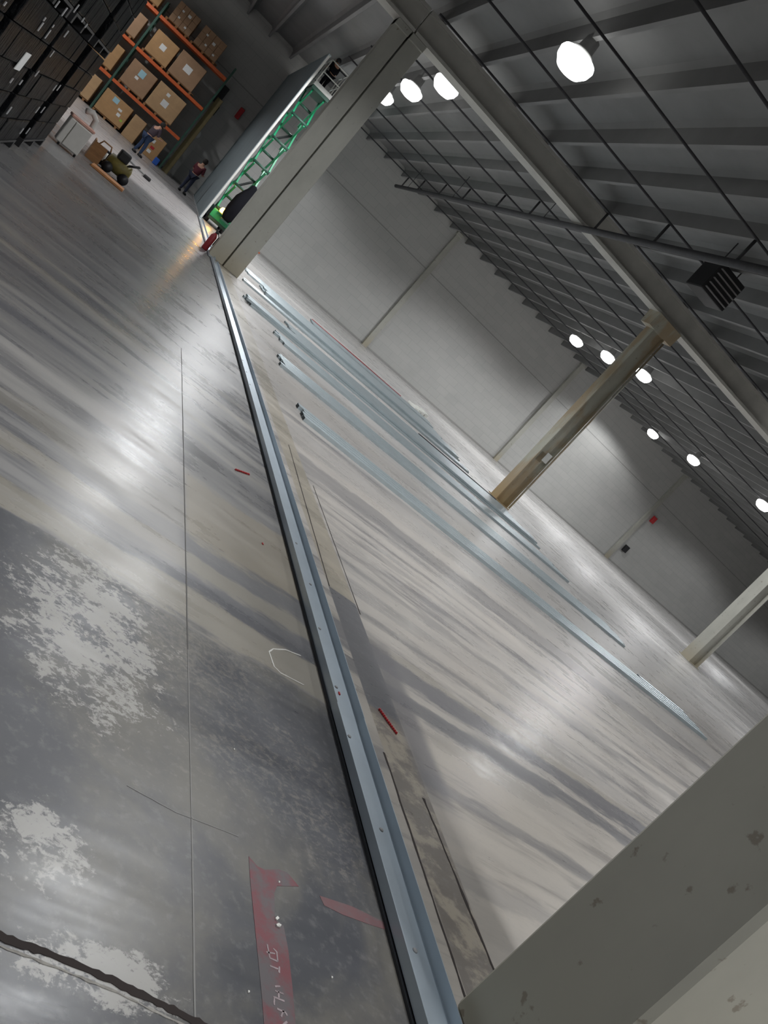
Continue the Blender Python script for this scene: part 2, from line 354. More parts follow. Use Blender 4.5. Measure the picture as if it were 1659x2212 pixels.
struct('ceiling', cm, 'ceiling')

# floor joints
def strip(pts, wd, name, mat, z=0.0012, jag=0.0, n=1):
    """thin line lying on the floor through world points"""
    P = []
    for a, b in zip(pts[:-1], pts[1:]):
        for k in range(n): P.append(Vector(a).lerp(Vector(b), k/n))
    P.append(Vector(pts[-1])); mb = MB(); vs = []; 
    for i, p in enumerate(P):
        d = (P[min(i+1, len(P)-1)]-P[max(i-1, 0)]).normalized(); q = Vector((-d.y, d.x, 0)); 
        w1 = wd/2*(1+random.uniform(-jag, jag)); w2 = wd/2*(1+random.uniform(-jag, jag))
        for zz in (0.0, z): vs += [(p.x+q.x*w1, p.y+q.y*w1, zz), (p.x-q.x*w2, p.y-q.y*w2, zz)]
    fs = []
    for i in range(len(P)-1):
        a, b = i*4, i*4+4
        fs += [(a+2, a+3, b+3, b+2), (a, a+2, b+2, b), (a+3, a+1, b+1, b+3), (a+1, a, b, b+1)]
    fs += [(0, 1, 3, 2), (len(vs)-2, len(vs)-1, len(vs)-3, len(vs)-4)]
    mb.add(vs, fs); return mb.build(name, mat)
M['seam'] = simple('faint_floor_seam', (0.13, 0.125, 0.12), 0.8)
M['seam_pale'] = simple('pale_floor_scratch', (0.24, 0.235, 0.225), 0.7)
def V(x, y): return (x, y, 0)
k = 0
for pts, wd, mt, jag, n in (
    ([V(2.50, 1.2), V(2.51, 3.33)], 0.012, 'groove', .5, 30), ([V(2.785, 1.2), V(2.77, 2.15), V(2.72, 3.12)], 0.014, 'groove', .6, 20),
    ([V(2.525, 5.13), V(2.60, 7.0), V(2.66, 8.4)], 0.010, 'groove', .3, 10), ([V(2.79, 5.0), V(2.83, 7.5)], 0.008, 'groove', .3, 10),
    ([V(1.275, 3.2), V(1.275, 9.0)], 0.006, 'seam', .3, 20), ([V(1.27, 1.2), V(1.275, 2.0)], 0.006, 'seam_pale', .3, 10), ([V(1.275, 2.0), V(1.275, 3.2)], 0.004, 'seam_pale', .3, 10),
    ([fl(274, 1697), fl(380, 1755), fl(515, 1807)], 0.0028, 'seam_pale', .5, 8)):
    k += 1; o = strip(pts, wd, 'trim_%d' % k, mt, 0.0015, jag, n); o['kind'] = 'structure'
o = strip([fl(-260, 1890), fl(0, 2022), fl(110, 2062), fl(240, 2118), fl(340, 2165), fl(440, 2216), fl(700, 2330)], 0.022, 'trim_9', 'groove', 0.002, .38, 9); o['kind'] = 'structure'
M['edge'] = simple('crumbled_joint_edge', (0.30, 0.285, 0.26), 0.9, var=0.3, scale=40)
o = strip([fl(-260, 1902)+Vector((0, -.014, 0)), fl(0, 2034)+Vector((0, -.010, 0)), fl(240, 2130)+Vector((0, -.010, 0)), fl(440, 2228)+Vector((0, -.012, 0)), fl(700, 2342)+Vector((0, -.012, 0))], 0.006, 'trim_10', 'edge', 0.0015, .9, 14); o['kind'] = 'structure'

# pilasters on the back wall
def pilaster(pxb, lab, wdt=0.32):
    p = onwall(*pxb); a = p-WN*0.16
    t = thing('wall_pilaster', lab, 'pilaster', (p.x, p.y, 0), WANG, 'pale pilasters on the back wall')
    MB().box(-wdt/2, wdt/2, -0.16, 0.02, 0, 7.9).build('shaft', 'col_cream', t)
    MB().rbox(-wdt/2-0.05, wdt/2+0.05, -0.22, 0.0, 7.72, 7.92, 0.02).build('cap', 'col_cream', t)
pilaster((787, 743), 'pale pilaster on the grey back wall, between the scissor lift and the rust-stained column')
pilaster((1072, 988), 'pale pilaster on the grey wall just behind the rust-stained column')
pilaster((1312, 1198), 'pale pilaster on the grey wall with a small red box mounted beside it')
pilaster((1700, 1540), 'pale pilaster on the grey wall beyond the last column')

# girder along the column line
GX = [(-13.5, 2.62), (2.66, 13.0), (13.0, 24.1), (24.1, 46), (46, 70), (70, 94)]
glab = ['shadowed girder section above the black wrapped pallets', 'cream girder section between the twin column and the rust-stained column', 'cream girder section beyond the rust-stained column toward the next column', 'cream girder section past the third column', 'distant cream girder section near the far end', 'farthest cream girder section at the far end']
for (a, b), lb in zip(GX, glab):
    t = thing('roof_girder', lb, 'girder', (0, 22, 0), 0, 'girders on the column line')
    MB().box(a, b, -0.30, 0.30, 7.02, 7.10).build('bottom_flange', 'girder', t)
    g_ = MB().box(a, b, -0.10, 0.10, 7.10, 7.62)
    g_.box(a, b, -0.16, 0.16, 7.62, 7.705)
    g_.build('web', 'girder', t)
    x = a+0.4
    s_ = MB()
t = thing('roof_girder', 'second cream girder overhead nearer the camera', 'girder', (0, 1.8, 0), 0, 'girders on the column line')
MB().box(-15, 94, -0.30, 0.30, 7.02, 7.10).build('bottom_flange', 'girder', t)
MB().box(-15, 94, -0.10, 0.10, 7.10, 7.70).build('web', 'girder', t)

# columns
t = thing('concrete_column', 'left shaft of the twin cream column at the end of the floor track', 'column', (2.36, 22.0, 0), 0, 'twin columns')
MB().rbox(-0.20, 0.215, -0.22, 0.22, 0, 7.02, 0.012, 1).build('shaft', 'col_cream', t)
MB().rbox(-0.20, 0.215, -0.30, 0.30, 6.85, 7.02, 0.012, 1).build('cap', 'col_cream', t)
t = thing('concrete_column', 'right shaft of the twin cream column, beside the metal studs', 'column', (2.82, 22.0, 0), 0, 'twin columns')
MB().rbox(-0.205, 0.24, -0.22, 0.22, 0, 7.02, 0.012, 1).build('shaft', 'col_cream', t)
MB().rbox(-0.205, 0.24, -0.30, 0.30, 6.85, 7.02, 0.012, 1).build('cap', 'col_cream', t)
MB().tube([(0.10, -0.2, 5.3), (0.10, -0.2, 5.31)], 0.01).build('conduit', 'white', t)
def hcol(x, y, lab, mat, w_=0.52, d_=0.44):
    t = thing('steel_column', lab, 'column', (x, y, 0))
    MB().rbox(-w_/2, -w_/2+0.035, -d_/2, d_/2, 0, 6.75, 0.008, 1).build('flange', mat, t)
    MB().rbox(w_/2-0.035, w_/2, -d_/2, d_/2, 0, 6.75, 0.008, 1).build('flange', mat, t)
    MB().box(-w_/2+0.03, w_/2-0.03, -0.10, 0.10, 0, 6.75).build('web', mat, t)
    MB().rbox(-w_/2-0.06, w_/2+0.06, -d_/2-0.06, d_/2+0.06, 0, 0.03, 0.008, 1).build('base_plate', mat, t)
    br = MB()
    br.prism([(-0.26, 6.6), (0.26, 6.6), (0.30, 7.02), (-0.30, 7.02)], (-w_/2-0.25, 0, 0), (w_/2+0.25, 0, 0)); br.build('bracket', mat, t)
    return t
c2 = hcol(13.05, 21.9, 'rust-stained cream steel column standing among the metal studs', 'col_rust')
pj = MB().box(-0.03, 0.17, -0.245, -0.235, 1.75, 2.05); pj.build('notice', 'white', c2)
MB().tube([(0.27, -0.28, 0.05), (0.27, -0.28, 6.5)], 0.03).build('conduit', 'col_rust', c2)
hcol(24.15, 22.8, 'pale column with a tan base, third along the row past the rust-stained one', 'col_cream', 0.55, 0.55)
# nearest column
t = thing('concrete_column', 'drab concrete column close to the camera beside the floor track', 'column', (2.62, 1.66, 0))
MB().rbox(-0.21, 0.45, -0.245, 0.245, 0, 7.02, 0.022, 1).build('shaft', 'col_near', t)

# sprinkler pipes
PB = 'black sprinkler branch pipes under the roof'
ys = [(8.95, 'nearest the camera'), (11.75, 'beside the largest lamp'), (14.75, 'crossing behind the largest lamp'), (17.9, 'just in front of the cream girder'), (20.9, 'running tight against the cream girder'), (25.4, 'just behind the cream girder'), (28.4, 'second behind the cream girder'), (32.15, 'third behind the cream girder'), (35.3, 'fourth behind the cream girder'), (38.65, 'second from the back wall'), (41.6, 'closest to the back wall')]
for yy, where in ys:
    tag(MB().tube([(2.7, yy, 7.50), (92, yy, 7.50)], 0.028, 8).build('sprinkler_pipe', 'pipe_dark'), 'thin black sprinkler branch pipe '+where, 'pipe', PB)
t = thing('sprinkler_main', 'thick black sprinkler main pipe crossing under the cream girder', 'pipe', (9.0, 0, 0))
MB().tube([(0, -6, 6.9), (0, 42.6, 6.9)], 0.085, 14).build('pipe', 'pipe_dark', t)
for yy, _ in ys:
    MB().tube([(0, yy, 6.9), (0, yy, 7.462)], 0.035, 8).build('riser', 'pipe_dark', t)
for yy in (-3.6, 3.1, 12.9, 24, 33, 40):
    MB().tube([(-0.1, yy, 6.9), (-0.1, yy, 7.9)], 0.012, 6).build('hanger', 'pipe_dark', t)

# fan heater hanging near the second column
p = fl(1540, 620, 7.15)
t = thing('unit_heater', 'dark boxy unit heater hung from the roof near the rust-stained column', 'heater', (p.x, p.y, 6.85))
MB().rbox(-0.42, 0.42, -0.35, 0.35, 0, 0.72, 0.04).build('housing', 'black', t)
m_ = MB(); 
for q in range(5): m_.box(-0.38, 0.38, -0.40, -0.35, 0.08+q*0.12, 0.10+q*0.12)
m_.build('louvre', 'grey', t)
for sx in (-.3, .3): MB().tube([(sx, 0, 0.7), (sx, 0, 1.32)], 0.015, 6).build('hanger', 'pipe_dark', t)

# ------------------------------------------------------------------ high bay lamps
def make_lamp():
    t = thing('high_bay_lamp', 'lamp', 'lamp', (0, 0, 0), 0, 'glowing round high bay lamps')
    MB().lathe([(0.10, -0.28), (0.26, -0.24), (0.36, -0.12), (0.385, 0.0), (0.36, 0.05), (0.25, 0.10), (0.15, 0.12)]).build('refractor', 'lampglow', t)
    MB().lathe([(0.13, 0.12), (0.24, 0.115), (0.24, 0.14), (0.16, 0.20), (0.14, 0.42), (0.08, 0.46)]).build('ballast', 'grey', t)
    MB().tube([(0, 0, 0.45), (0, 0, 0.82)], 0.015, 6).build('hanger', 'pipe_dark', t)
    return t
L_ = D.lights.new('lamp_light', 'SPOT'); L_.energy = LAMP_W; L_.spot_size = math.radians(156); L_.spot_blend = 0.30; L_.shadow_soft_size = 0.30; L_.color = (0.97, 0.985, 1.0); L_.specular_factor = 0.85
lamp0 = make_lamp(); first = True
ROW = [((4.36, 15.8, 7.33), 'largest glowing lamp, just beside the first roof pipes'), ((4.37, 23.9, 7.33), 'glowing lamp over the start of the cream girder, rightmost of the close trio'), ((4.30, 27.4, 7.33), 'glowing lamp in the middle of the close trio by the twin column'), ((4.29, 31.1, 7.33), 'glowing lamp of the close trio nearest the twin column'),
       ((4.22, 37.8, 7.33), 'small glowing lamp peeping past the edge of the twin column'),
       ((19.7, 38.1, 7.33), 'oval glowing lamp to the left of the rust-stained column top'), ((19.7, 34.7, 7.33), 'small glowing lamp half hidden by the rust-stained column'), ((19.7, 31.4, 7.33), 'oval glowing lamp just right of the rust-stained column'),
       ((30.4, 43.2, 7.55), 'glowing lamp throwing a bright pool on the back wall'), ((29.45, 37.5, 7.33), 'oval glowing lamp between the bright wall pool and the frame edge'), ((29.72, 31.7, 7.33), 'glowing lamp cut by the right edge of the photo'),
       # outside the frame; some known from floor reflections, others unseen and kept for lighting
       ((4.5, 8.4, 7.33), 'lamp overhead outside the frame lighting the near floor'), ((3.4, -1.6, 7.33), 'unseen lamp behind the camera, shifted to light the near column'), ((4.5, -7, 7.33), 'second lamp behind the camera'),  # lamp just behind the camera shifted to brighten the near column's front face
       ((19.7, 21.4, 7.33), 'lamp outside the frame over the right bay, near'), ((19.7, 12.8, 7.33), 'second lamp outside the frame over the right bay'), ((12, 3, 7.33), 'lamp outside the frame above the near right floor'), ((30, 14, 7.33), 'lamp outside the frame far to the right, near'),
       ((-6.2, 38.0, 7.33), 'added unseen fill lamp outside the frame above the pallet rack'), ((-6.2, 27, 7.33), 'added unseen fill lamp outside the frame between the rack and the black loads'), ((-6.2, 17, 7.33), 'added unseen fill lamp outside the frame above the black loads'), ((-6.2, 3, 7.33), 'added unseen fill lamp outside the frame left of the camera'),  # left-bay lamps added to brighten the dark left side
       ((45, 40, 7.33), 'distant lamp outside the frame by the back wall'), ((45, 28, 7.33), 'distant lamp outside the frame in mid hall'), ((60, 40, 7.33), 'farthest lamp outside the frame by the back wall')]
for p, lb in ROW:
    t = lamp0 if first else copy_tree(lamp0); first = False
    t.location = p; t['label'] = lb
    lo = D.objects.new('lamp_light', L_); COL.objects.link(lo); lo.parent = t; lo.location = (0, 0, -0.32)

# ------------------------------------------------------------------ floor track
TX = 2.245
def track_piece(y0, y1, lab, off=0.0, w_=0.19, rz=0.0):
    t = thing('floor_track', lab, 'metal track', (TX+off, y0, 0), rz, 'steel track pieces on the floor')
    L = y1-y0; h = 0.050
    MB().box(-w_/2, w_/2, 0, L, 0.012, 0.016).build('channel', 'track', t)
    MB().box(-w_/2, -w_/2+0.004, 0, L, 0.012, h+0.012).build('flange', 'track', t)
    MB().box(w_/2-0.004, w_/2, 0, L, 0.012, h+0.012).build('flange', 'track', t)
    MB().box(-w_/2-0.012, w_/2+0.012, 0, L, 0.0, 0.012).build('track_shade_strip', 'trackdark', t)  # black strip standing in for the shaded outer side of the flange
    for q in range(int(L/0.6)+1):
        MB().lathe([(0.012, 0.016), (0.010, 0.020)], (random.uniform(-.03, .03), 0.25+q*0.6, 0), 8).build('fastener', 'grey', t) if q < 4 else None
track_piece(1.2, 3.42, 'steel floor track piece closest to the camera', 0.0)
track_piece(3.42, 9.6, 'second steel floor track piece, beside the white chalk mark', 0.004, rz=-0.004)
track_piece(9.6, 21.2, 'long steel floor track piece running up to the twin column', 0.03, rz=-0.001)
track_piece(21.2, 32.4, 'far steel floor track piece between the twin column and the sheathed partition', -0.02)

# ------------------------------------------------------------------ studs lying on the floor
stud_src = {}
def stud(x0, x1, y, z, lab, grp, wd=0.155, rz=0.0):
    key = round(x1-x0, 1)
    if key not in stud_src:
        L = key; h = 0.05; t_ = 0.004
        sec = [(-wd/2, 0), (-wd/2+t_, 0), (-wd/2+t_, h-t_), (wd/2-t_, h-t_), (wd/2-t_, 0), (wd/2, 0), (wd/2, h), (0.028, h), (0.024, h-0.003), (-0.024, h-0.003), (-0.028, h), (-wd/2, h)]
        stud_src[key] = MB().prism(sec, (0, 0, 0), (L, 0, 0)).build('metal_stud', 'galv'); o = stud_src[key]
    else:
        o = stud_src[key].copy(); COL.objects.link(o)
    o.location = (x0, y, z); o.rotation_euler = (0, 0, rz); tag(o, lab, 'metal stud', grp)
def bundle(x0, x1, y0, n, where, layers=1, wd=0.17):
    for l in range(layers):
        for i in range(n-l):
            j = random.uniform(-0.10, 0.10)
            stud(x0+j, x1+j, y0+i*wd+l*wd/2, l*0.052, 'galvanized steel stud lying '+where, 'steel studs '+where)
bundle(3.25, 12.7, 10.40, 4, 'in the bundle nearest the camera')
bundle(3.25, 12.6, 13.35, 6, 'in the second bundle from the camera')
bundle(3.65, 12.5, 16.30, 6, 'in the third bundle from the camera')
bundle(3.05, 12.6, 18.20, 5, 'in the fourth bundle from the camera', 2)
bundle(4.5, 12.6, 19.55, 8, 'in the fifth bundle, in front of the rust-stained column')
bundle(3.35, 12.0, 22.40, 4, 'in the bundle starting beside the twin column')
bundle(4.2, 12.0, 23.6, 9, 'in the wide bundle behind the twin column', 2)
bundle(3.8, 12.3, 25.8, 9, 'in the seventh bundle, just before the red pipe')
bundle(6.8, 12.6, 28.0, 8, 'in the farthest bundle beside the red pipe')
bundle(11.3, 12.75, 11.1, 1, 'as a short offcut behind the nearest bundle')
# the bright stud ends with white tape
tag(MB().tube([(7.0, 29.6, 0.03), (11.5, 29.8, 0.03)], 0.03, 10).build('red_pipe', 'darkred'), 'long dark red pipe lying behind the farthest studs', 'pipe')
tag(MB().rbox(9.3, 12.5, 21.10, 21.22, 0, 0.05, 0.01, 1).build('black_channel', 'trackdark'), 'dark steel channel lying in front of the rust-stained column', 'metal channel')
b_ = MB(); 
for i in range(4): b_.rbox(12.1+i*.18, 12.25+i*.18, 29.4+i*.05, 30.4, 0.0, 0.10+0.03*i, 0.02, 1)
tag(b_.build('plastic_wrap', 'white'), 'crumpled clear plastic wrap at the end of the farthest studs', 'plastic wrap')

# ------------------------------------------------------------------ marks and scraps on the floor
def ribbon(pxs, wd, name, mat, lab, cat, z=0.002, jag=0.25, n=3):
    o = strip([fl(*p) for p in pxs], wd, name, mat, z, jag, n); return tag(o, lab, cat)
ribbon([(650, 1417), (617, 1404), (590, 1402), (581, 1408), (592, 1440), (606, 1454), (656, 1480)], 0.007, 'chalk_mark', 'chalk', 'thin white bracket-shaped chalk mark on the floor beside the track', 'chalk mark')
M['redpaint'] = simple('worn_red_floor_tape', (0.16, 0.062, 0.070), 0.7, var=0.35, scale=7)
M['redfaint'] = simple('faded_red_floor_paint', (0.17, 0.085, 0.09), 0.7, var=0.3, scale=7)
M['bluestain'] = simple('faded_blue_stain', (0.10, 0.115, 0.15), 0.7, var=0.2, scale=9)
M['dullwhite'] = simple('worn_white_lettering', (0.34, 0.28, 0.29), 0.8, var=0.3, scale=30)
def worn(name, col):
    m, nt, b = newmat(name); g = G(nt); geo = nt.nodes.new('ShaderNodeNewGeometry'); P = geo.outputs['Position']
    n = g.noise(P, 7.0, 8.0, 0.7); n2 = g.noise(P, 2.4, 4.0, 0.6)
    g.link(g.mix(g.step(g.math('ADD', g.math('MULTIPLY', n, 0.6), g.math('MULTIPLY', n2, 0.4)), 0.44, 0.58), (*col, 1), (0.115, 0.10, 0.105, 1)), b.inputs['Base Color']); b.inputs['Roughness'].default_value = 0.55
    return m
M['redpaint'] = worn('worn_red_floor_tape_paint', (0.175, 0.05, 0.06)); M['redfaint'] = worn('faded_red_floor_strip', (0.15, 0.07, 0.075))
def poly(pxs, z, name, mat, parent=None):
    p = [fl(*q) for q in pxs]; n = len(p)
    mb = MB().add([(v.x, v.y, 0) for v in p]+[(v.x, v.y, z) for v in p], [tuple(range(n, 2*n)), tuple(range(n))[::-1]]+[(i, (i+1) % n, n+(i+1) % n, n+i) for i in range(n)])
    return mb.build(name, mat, parent)
t = thing('floor_tape', 'worn red arrow tape with faded white lettering on the floor', 'floor tape', (0, 0, 0))
poly([(537, 1850), (556, 1872), (572, 1879), (600, 1878), (620, 1885), (645, 1915), (598, 1914), (592, 1930), (594, 1985), (612, 2000), (622, 2050), (632, 2140), (640, 2240), (572, 2240), (565, 2150), (556, 2060), (546, 1960), (540, 1900)], 0.0012, 'tape', 'redpaint', t)
lt = [[(410, 1290), (430, 1400), (440, 1450), (530, 1490)], [(480, 1340), (520, 1380), (530, 1490)], [(400, 1380), (500, 1400)], [(440, 1540), (545, 1580)], [(552, 1550), (547, 1620)], [(500, 1780), (560, 1780)], [(500, 1830), (600, 1870)], [(480, 1900), (610, 1950)], [(490, 1910), (490, 1995)], [(540, 1830), (545, 1920)], [(525, 2040), (620, 2080), (640, 2120)], [(600, 2060), (570, 2130)], [(640, 2190), (560, 2250)]]
for q in lt:
    o = strip([fl(500+a/5.368, 1800+b/5.368) for a, b in q], 0.0055, 'lettering', 'dullwhite', 0.0022, 0.3, 3); o.parent = t
tag(poly([(690, 1935), (760, 1958), (835, 1995), (845, 2012), (800, 1998), (740, 1976), (700, 1956)], 0.001, 'faded_paint_strip', 'redfaint'), 'faded red paint strip running from the tape to the track', 'paint mark')
# broken white chip
p = fl(600, 1998)
c_ = MB()
for i in range(7):
    a = random.uniform(0, 6.28); r = random.uniform(0, 0.018); s = random.uniform(.003, .009)
    c_.bar((p.x+r*math.cos(a), p.y+r*math.sin(a), 0.003), (p.x+r*math.cos(a)+s, p.y+r*math.sin(a)+s*random.uniform(-1, 1), 0.006), s, s*0.7)
tag(c_.build('plaster_chip', 'chalk'), 'small broken white plaster crumbs on the red tape', 'debris', kind='stuff')
def loadstrip(pa, pb, lab, nb=10, r=0.006):
    a, b = fl(*pa), fl(*pb); d = (b-a); t = thing('load_strip', lab, 'fastener strip', (a.x, a.y, 0))
    mb = MB(); mb.bar((0, 0, 0.004), (d.x, d.y, 0.004), r*1.5, 0.003); mb.build('band', 'red', t)
    for i in range(nb):
        u = (i+.5)/nb; MB().lathe([(r, 0.002), (r, 0.012), (r*.5, 0.014)], (d.x*u, d.y*u, 0), 8).build('charge', 'red', t)
loadstrip((817, 1532), (856, 1587), 'red beaded plastic strip lying right of the track', 12, 0.0065)
loadstrip((507, 1015), (538, 1026), 'small red plastic strip lying left of the track', 8, 0.009)
for q, lb in (((567, 1175), 'tiny red plastic scrap beside the track'), ((728, 1503), 'tiny rusty red chip lying in the track')):
    p = fl(*q); tag(MB().rbox(p.x-.006, p.x+.006, p.y-.012, p.y+.012, 0.0 if q[0] < 600 else 0.016, 0.006 if q[0] < 600 else .022, .002, 1).build('plastic_scrap', 'red'), lb, 'scrap')
for i, (q, lb) in enumerate((((505, 1619), 'white crumb alone on the grey floor left of the track'), ((602, 1906), 'white crumb on the red arrow head'), ((716, 2112), 'white crumb between the red tape and the track'), ((536, 2143), 'white crumb left of the red tape'))):
    p = fl(*q); tag(MB().rbox(p.x-.003, p.x+.003, p.y-.003, p.y+.003, 0, .005, .001, 1).build('plaster_crumb', 'chalk'), lb, 'crumb')

# ------------------------------------------------------------------ sheathed partition and scissor lift
WY = wally(2.25)
t = thing('sheathed_partition', 'tall blue-grey sheathed stud partition beside the green scissor lift', 'partition', (2.25, 32.45, 0))
MB().box(-0.07, -0.05, 0, WY-32.45, 0.06, 7.15).build('sheathing', 'sheath', t)
MB().box(-0.045, 0.05, 0, WY-32.45, 0.0, 0.05).build('bottom_track', 'galv', t)
MB().box(-0.045, 0.05, 0, WY-32.45, 7.1, 7.15).build('top_track', 'galv', t)
yy = 0.0
while yy < WY-32.5:
    MB().box(-0.045, 0.03, yy, yy+0.04, 0.05, 7.1).build('stud', 'white' if yy < 0.5 else 'galv', t); yy += 1.22
lift = thing('scissor_lift', 'raised green scissor lift with white platform rails and an amber beacon', 'scissor lift', (2.86, 33.4, 0))
W2 = 0.38; LL = 2.0
MB().rbox(-W2, W2, 0, LL, 0.16, 0.62, 0.03).build('chassis', 'green_dark', lift)
MB().rbox(-W2-0.01, W2+0.01, -0.02, 0.10, 0.28, 0.60, 0.02).build('bumper', 'green', lift)
for sx in (-1, 1):
    for sy in (0.28, LL-0.28):
        wh = MB(); wh.tube([(sx*(W2-0.10), sy, 0.20), (sx*(W2+0.03), sy, 0.20)], 0.20, 18); wh.build('wheel', 'black', lift)
NS = 5; ZB, ZT = 0.66, 6.05; hh = (ZT-ZB)/NS
for i in range(NS):
    z0 = ZB+i*hh; z1 = z0+hh
    for sx in (-0.33, 0.33):
        MB().bar((sx, 0.12, z0), (sx, LL-0.2, z1), 0.06, 0.17).build('scissor_arm', 'green', lift)
        MB().bar((sx*0.82, LL-0.2, z0), (sx*0.82, 0.12, z1), 0.06, 0.17).build('scissor_arm', 'green', lift)
    MB().tube([(-0.36, 0.12, z0+0.02), (0.36, 0.12, z0+0.02)], 0.05, 10).build('cross_tube', 'green_dark', lift)
    MB().tube([(-0.36, LL/2-.04, z0+hh/2), (0.36, LL/2-.04, z0+hh/2)], 0.05, 10).build('cross_tube', 'green_dark', lift)
    if i % 2: MB().bar((-0.2, 0.15, z0+0.05), (0.22, LL/2, z0+hh/2), 0.07, 0.05).build('lift_cylinder', 'black', lift)
MB().box(-W2, W2, -0.05, LL+0.05, 6.08, 6.20).build('platform_deck', 'green_dark', lift)
MB().box(-W2-0.01, W2+0.01, -0.08, -0.05, 6.20, 6.36).build('toe_board', 'white', lift)
for sx in (-W2, W2):
    for yy in (-0.05, LL/2, LL+0.03): MB().tube([(sx, yy, 6.2), (sx, yy, 7.25)], 0.022, 8).build('rail_post', 'white', lift)
    for zz in (6.75, 7.25): MB().tube([(sx, -0.05, zz), (sx, LL+.03, zz)], 0.022, 8).build('guard_rail', 'white', lift)
for zz in (6.75, 7.25): MB().tube([(-W2, -0.05, zz), (W2, -0.05, zz)], 0.022, 8).build('guard_rail', 'white', lift)
MB().box(-0.02, 0.42, -0.55, 0.0, 0.44, 0.50).build('front_step', 'green_dark', lift)
bc = MB().lathe([(0.10, 0), (0.11, 0.08), (0.08, 0.17), (0.03, 0.20)], (-0.10, -0.10, 0.62), 14).build('beacon', 'amber', lift)
MB().box(-0.2, 0.0, -0.18, 0.0, 0.58, 0.62).build('beacon_shelf', 'green_dark', lift)
al = D.lights.new('beacon_light', 'POINT'); al.energy = 45; al.color = (1, 0.45, 0.08); al.shadow_soft_size = 0.08
ao = D.objects.new('beacon_light', al); COL.objects.link(ao); ao.parent = lift; ao.location = (-0.10, -0.26, 0.70)
bag = MB().tube([(2.98, 33.02, 0.50), (3.0, 33.02, 0.65), (3.02, 33.02, 1.0), (3.02, 33.02, 1.45), (3.06, 33.02, 1.75), (3.08, 33.02, 1.95), (3.10, 33.02, 2.1), (3.10, 33.02, 2.16)], [0.14, 0.24, 0.29, 0.27, 0.20, 0.13, 0.12, 0.05], 16)
tag(bag.build('black_bag', 'blackcloth'), 'bulging black bag slumped against the lower scissor lift arms', 'bag')

# ------------------------------------------------------------------ people
def person(name, lab, loc, rz, joints, radii, edges, shirt, pants, hair=True, hat=None):
    """one skinned body; clothing by material slots by height on the same mesh is avoided: clothes are child shells"""
    t = thing(name, lab, 'person', loc, rz)
    def skin(nm, keys, eds, rad, mat, lvl=2):
        me = D.meshes.new(nm); me.from_pydata([joints[k_] for k_ in keys], [], [(keys.index(a), keys.index(b)) for a, b in eds])
        me.materials.append(M[mat]); o = D.objects.new(nm, me); COL.objects.link(o); o.parent = t
        md = o.modifiers.new('skin', 'SKIN'); md.use_smooth_shade = True
        for i_, k_ in enumerate(keys):
            r_ = rad[k_]; me.skin_vertices[0].data[i_].radius = r_ if isinstance(r_, tuple) else (r_, r_)
        me.skin_vertices[0].data[0].use_root = True
        ss = o.modifiers.new('sub', 'SUBSURF'); ss.levels = lvl; ss.render_levels = lvl
        return o
    skin('body', list(joints.keys()), edges, radii, 'skin')
    grow = {k_: ((r_[0]*1.16+.008, r_[1]*1.16+.008) if isinstance(r_, tuple) else r_*1.16+.008) for k_, r_ in radii.items()}
    up = ['chest', 'pelvis', 'shoulder_l', 'elbow_l', 'shoulder_r', 'elbow_r']
    skin('shirt', up, [('pelvis', 'chest'), ('chest', 'shoulder_l'), ('shoulder_l', 'elbow_l'), ('chest', 'shoulder_r'), ('shoulder_r', 'elbow_r')], grow, shirt)
    lo_ = ['pelvis', 'hip_l', 'knee_l', 'ankle_l', 'hip_r', 'knee_r', 'ankle_r']
    skin('trousers', lo_, [('pelvis', 'hip_l'), ('hip_l', 'knee_l'), ('knee_l', 'ankle_l'), ('pelvis', 'hip_r'), ('hip_r', 'knee_r'), ('knee_r', 'ankle_r')], grow, pants)
    for s_ in 'lr':
        a = Vector(joints['ankle_'+s_]); b = Vector(joints['toe_'+s_])
        MB().tube([a+Vector((0, -.04, -.02)), a.lerp(b, .5)+Vector((0, 0, -.01)), b], [0.055, 0.055, 0.04], 10).build('shoe', 'black', t)
    h = Vector(joints['head'])
    bm = bmesh.new(); bmesh.ops.create_uvsphere(bm, u_segments=16, v_segments=10, radius=0.118)
    for v in bm.verts:
        v.co.z *= 1.12
        if v.co.y > 0.06 and v.co.z < 0.05: v.co.y = 0.06; 
    mb = MB(); bm.verts.index_update(); mb.add([v.co+h+Vector((0, -0.012, 0.035)) for v in bm.verts], [[v.index for v in f.verts] for f in bm.faces], True); bm.free()
    mb.build('hat' if hat else 'hair', hat or 'hair', t)
    f = MB(); f.tube([h+Vector((0, .10, -.01)), h+Vector((0, .135, -.03))], [.012, .016], 6); f.build('nose', 'skin', t)
    for sx in (-.04, .04): MB().tube([h+Vector((sx, .095, .015)), h+Vector((sx, .108, .015))], .011, 6).build('eye', 'black', t)
    for sx in (-.10, .10): MB().tube([h+Vector((sx, .0, .02)), h+Vector((sx*1.1, .0, -.03))], .018, 6).build('ear', 'skin', t)
    for s_ in 'lr':
        w_ = Vector(joints['wrist_'+s_]); e_ = Vector(joints['elbow_'+s_]); d = (w_-e_).normalized(); side = d.cross(Vector((0, 0, 1)))
        if side.length < .1: side = Vector((1, 0, 0))
        side.normalize()
        hand = MB(); hand.tube([w_, w_+d*.09], [.03, .038], 8)
        for i_, ln in enumerate((.065, .078, .072, .055)):
            b0 = w_+d*.085+side*(-.027+i_*.018); hand.tube([b0, b0+d*ln*.6, b0+d*ln*.85+Vector((0, .02, 0))], [.0095, .009, .007], 6)
        hand.tube([w_+d*.02+side*.028, w_+d*.06+side*.06, w_+d*.085+side*.062], [.011, .010, .008], 6)
        hand.build('hand', 'skin', t)
    return t
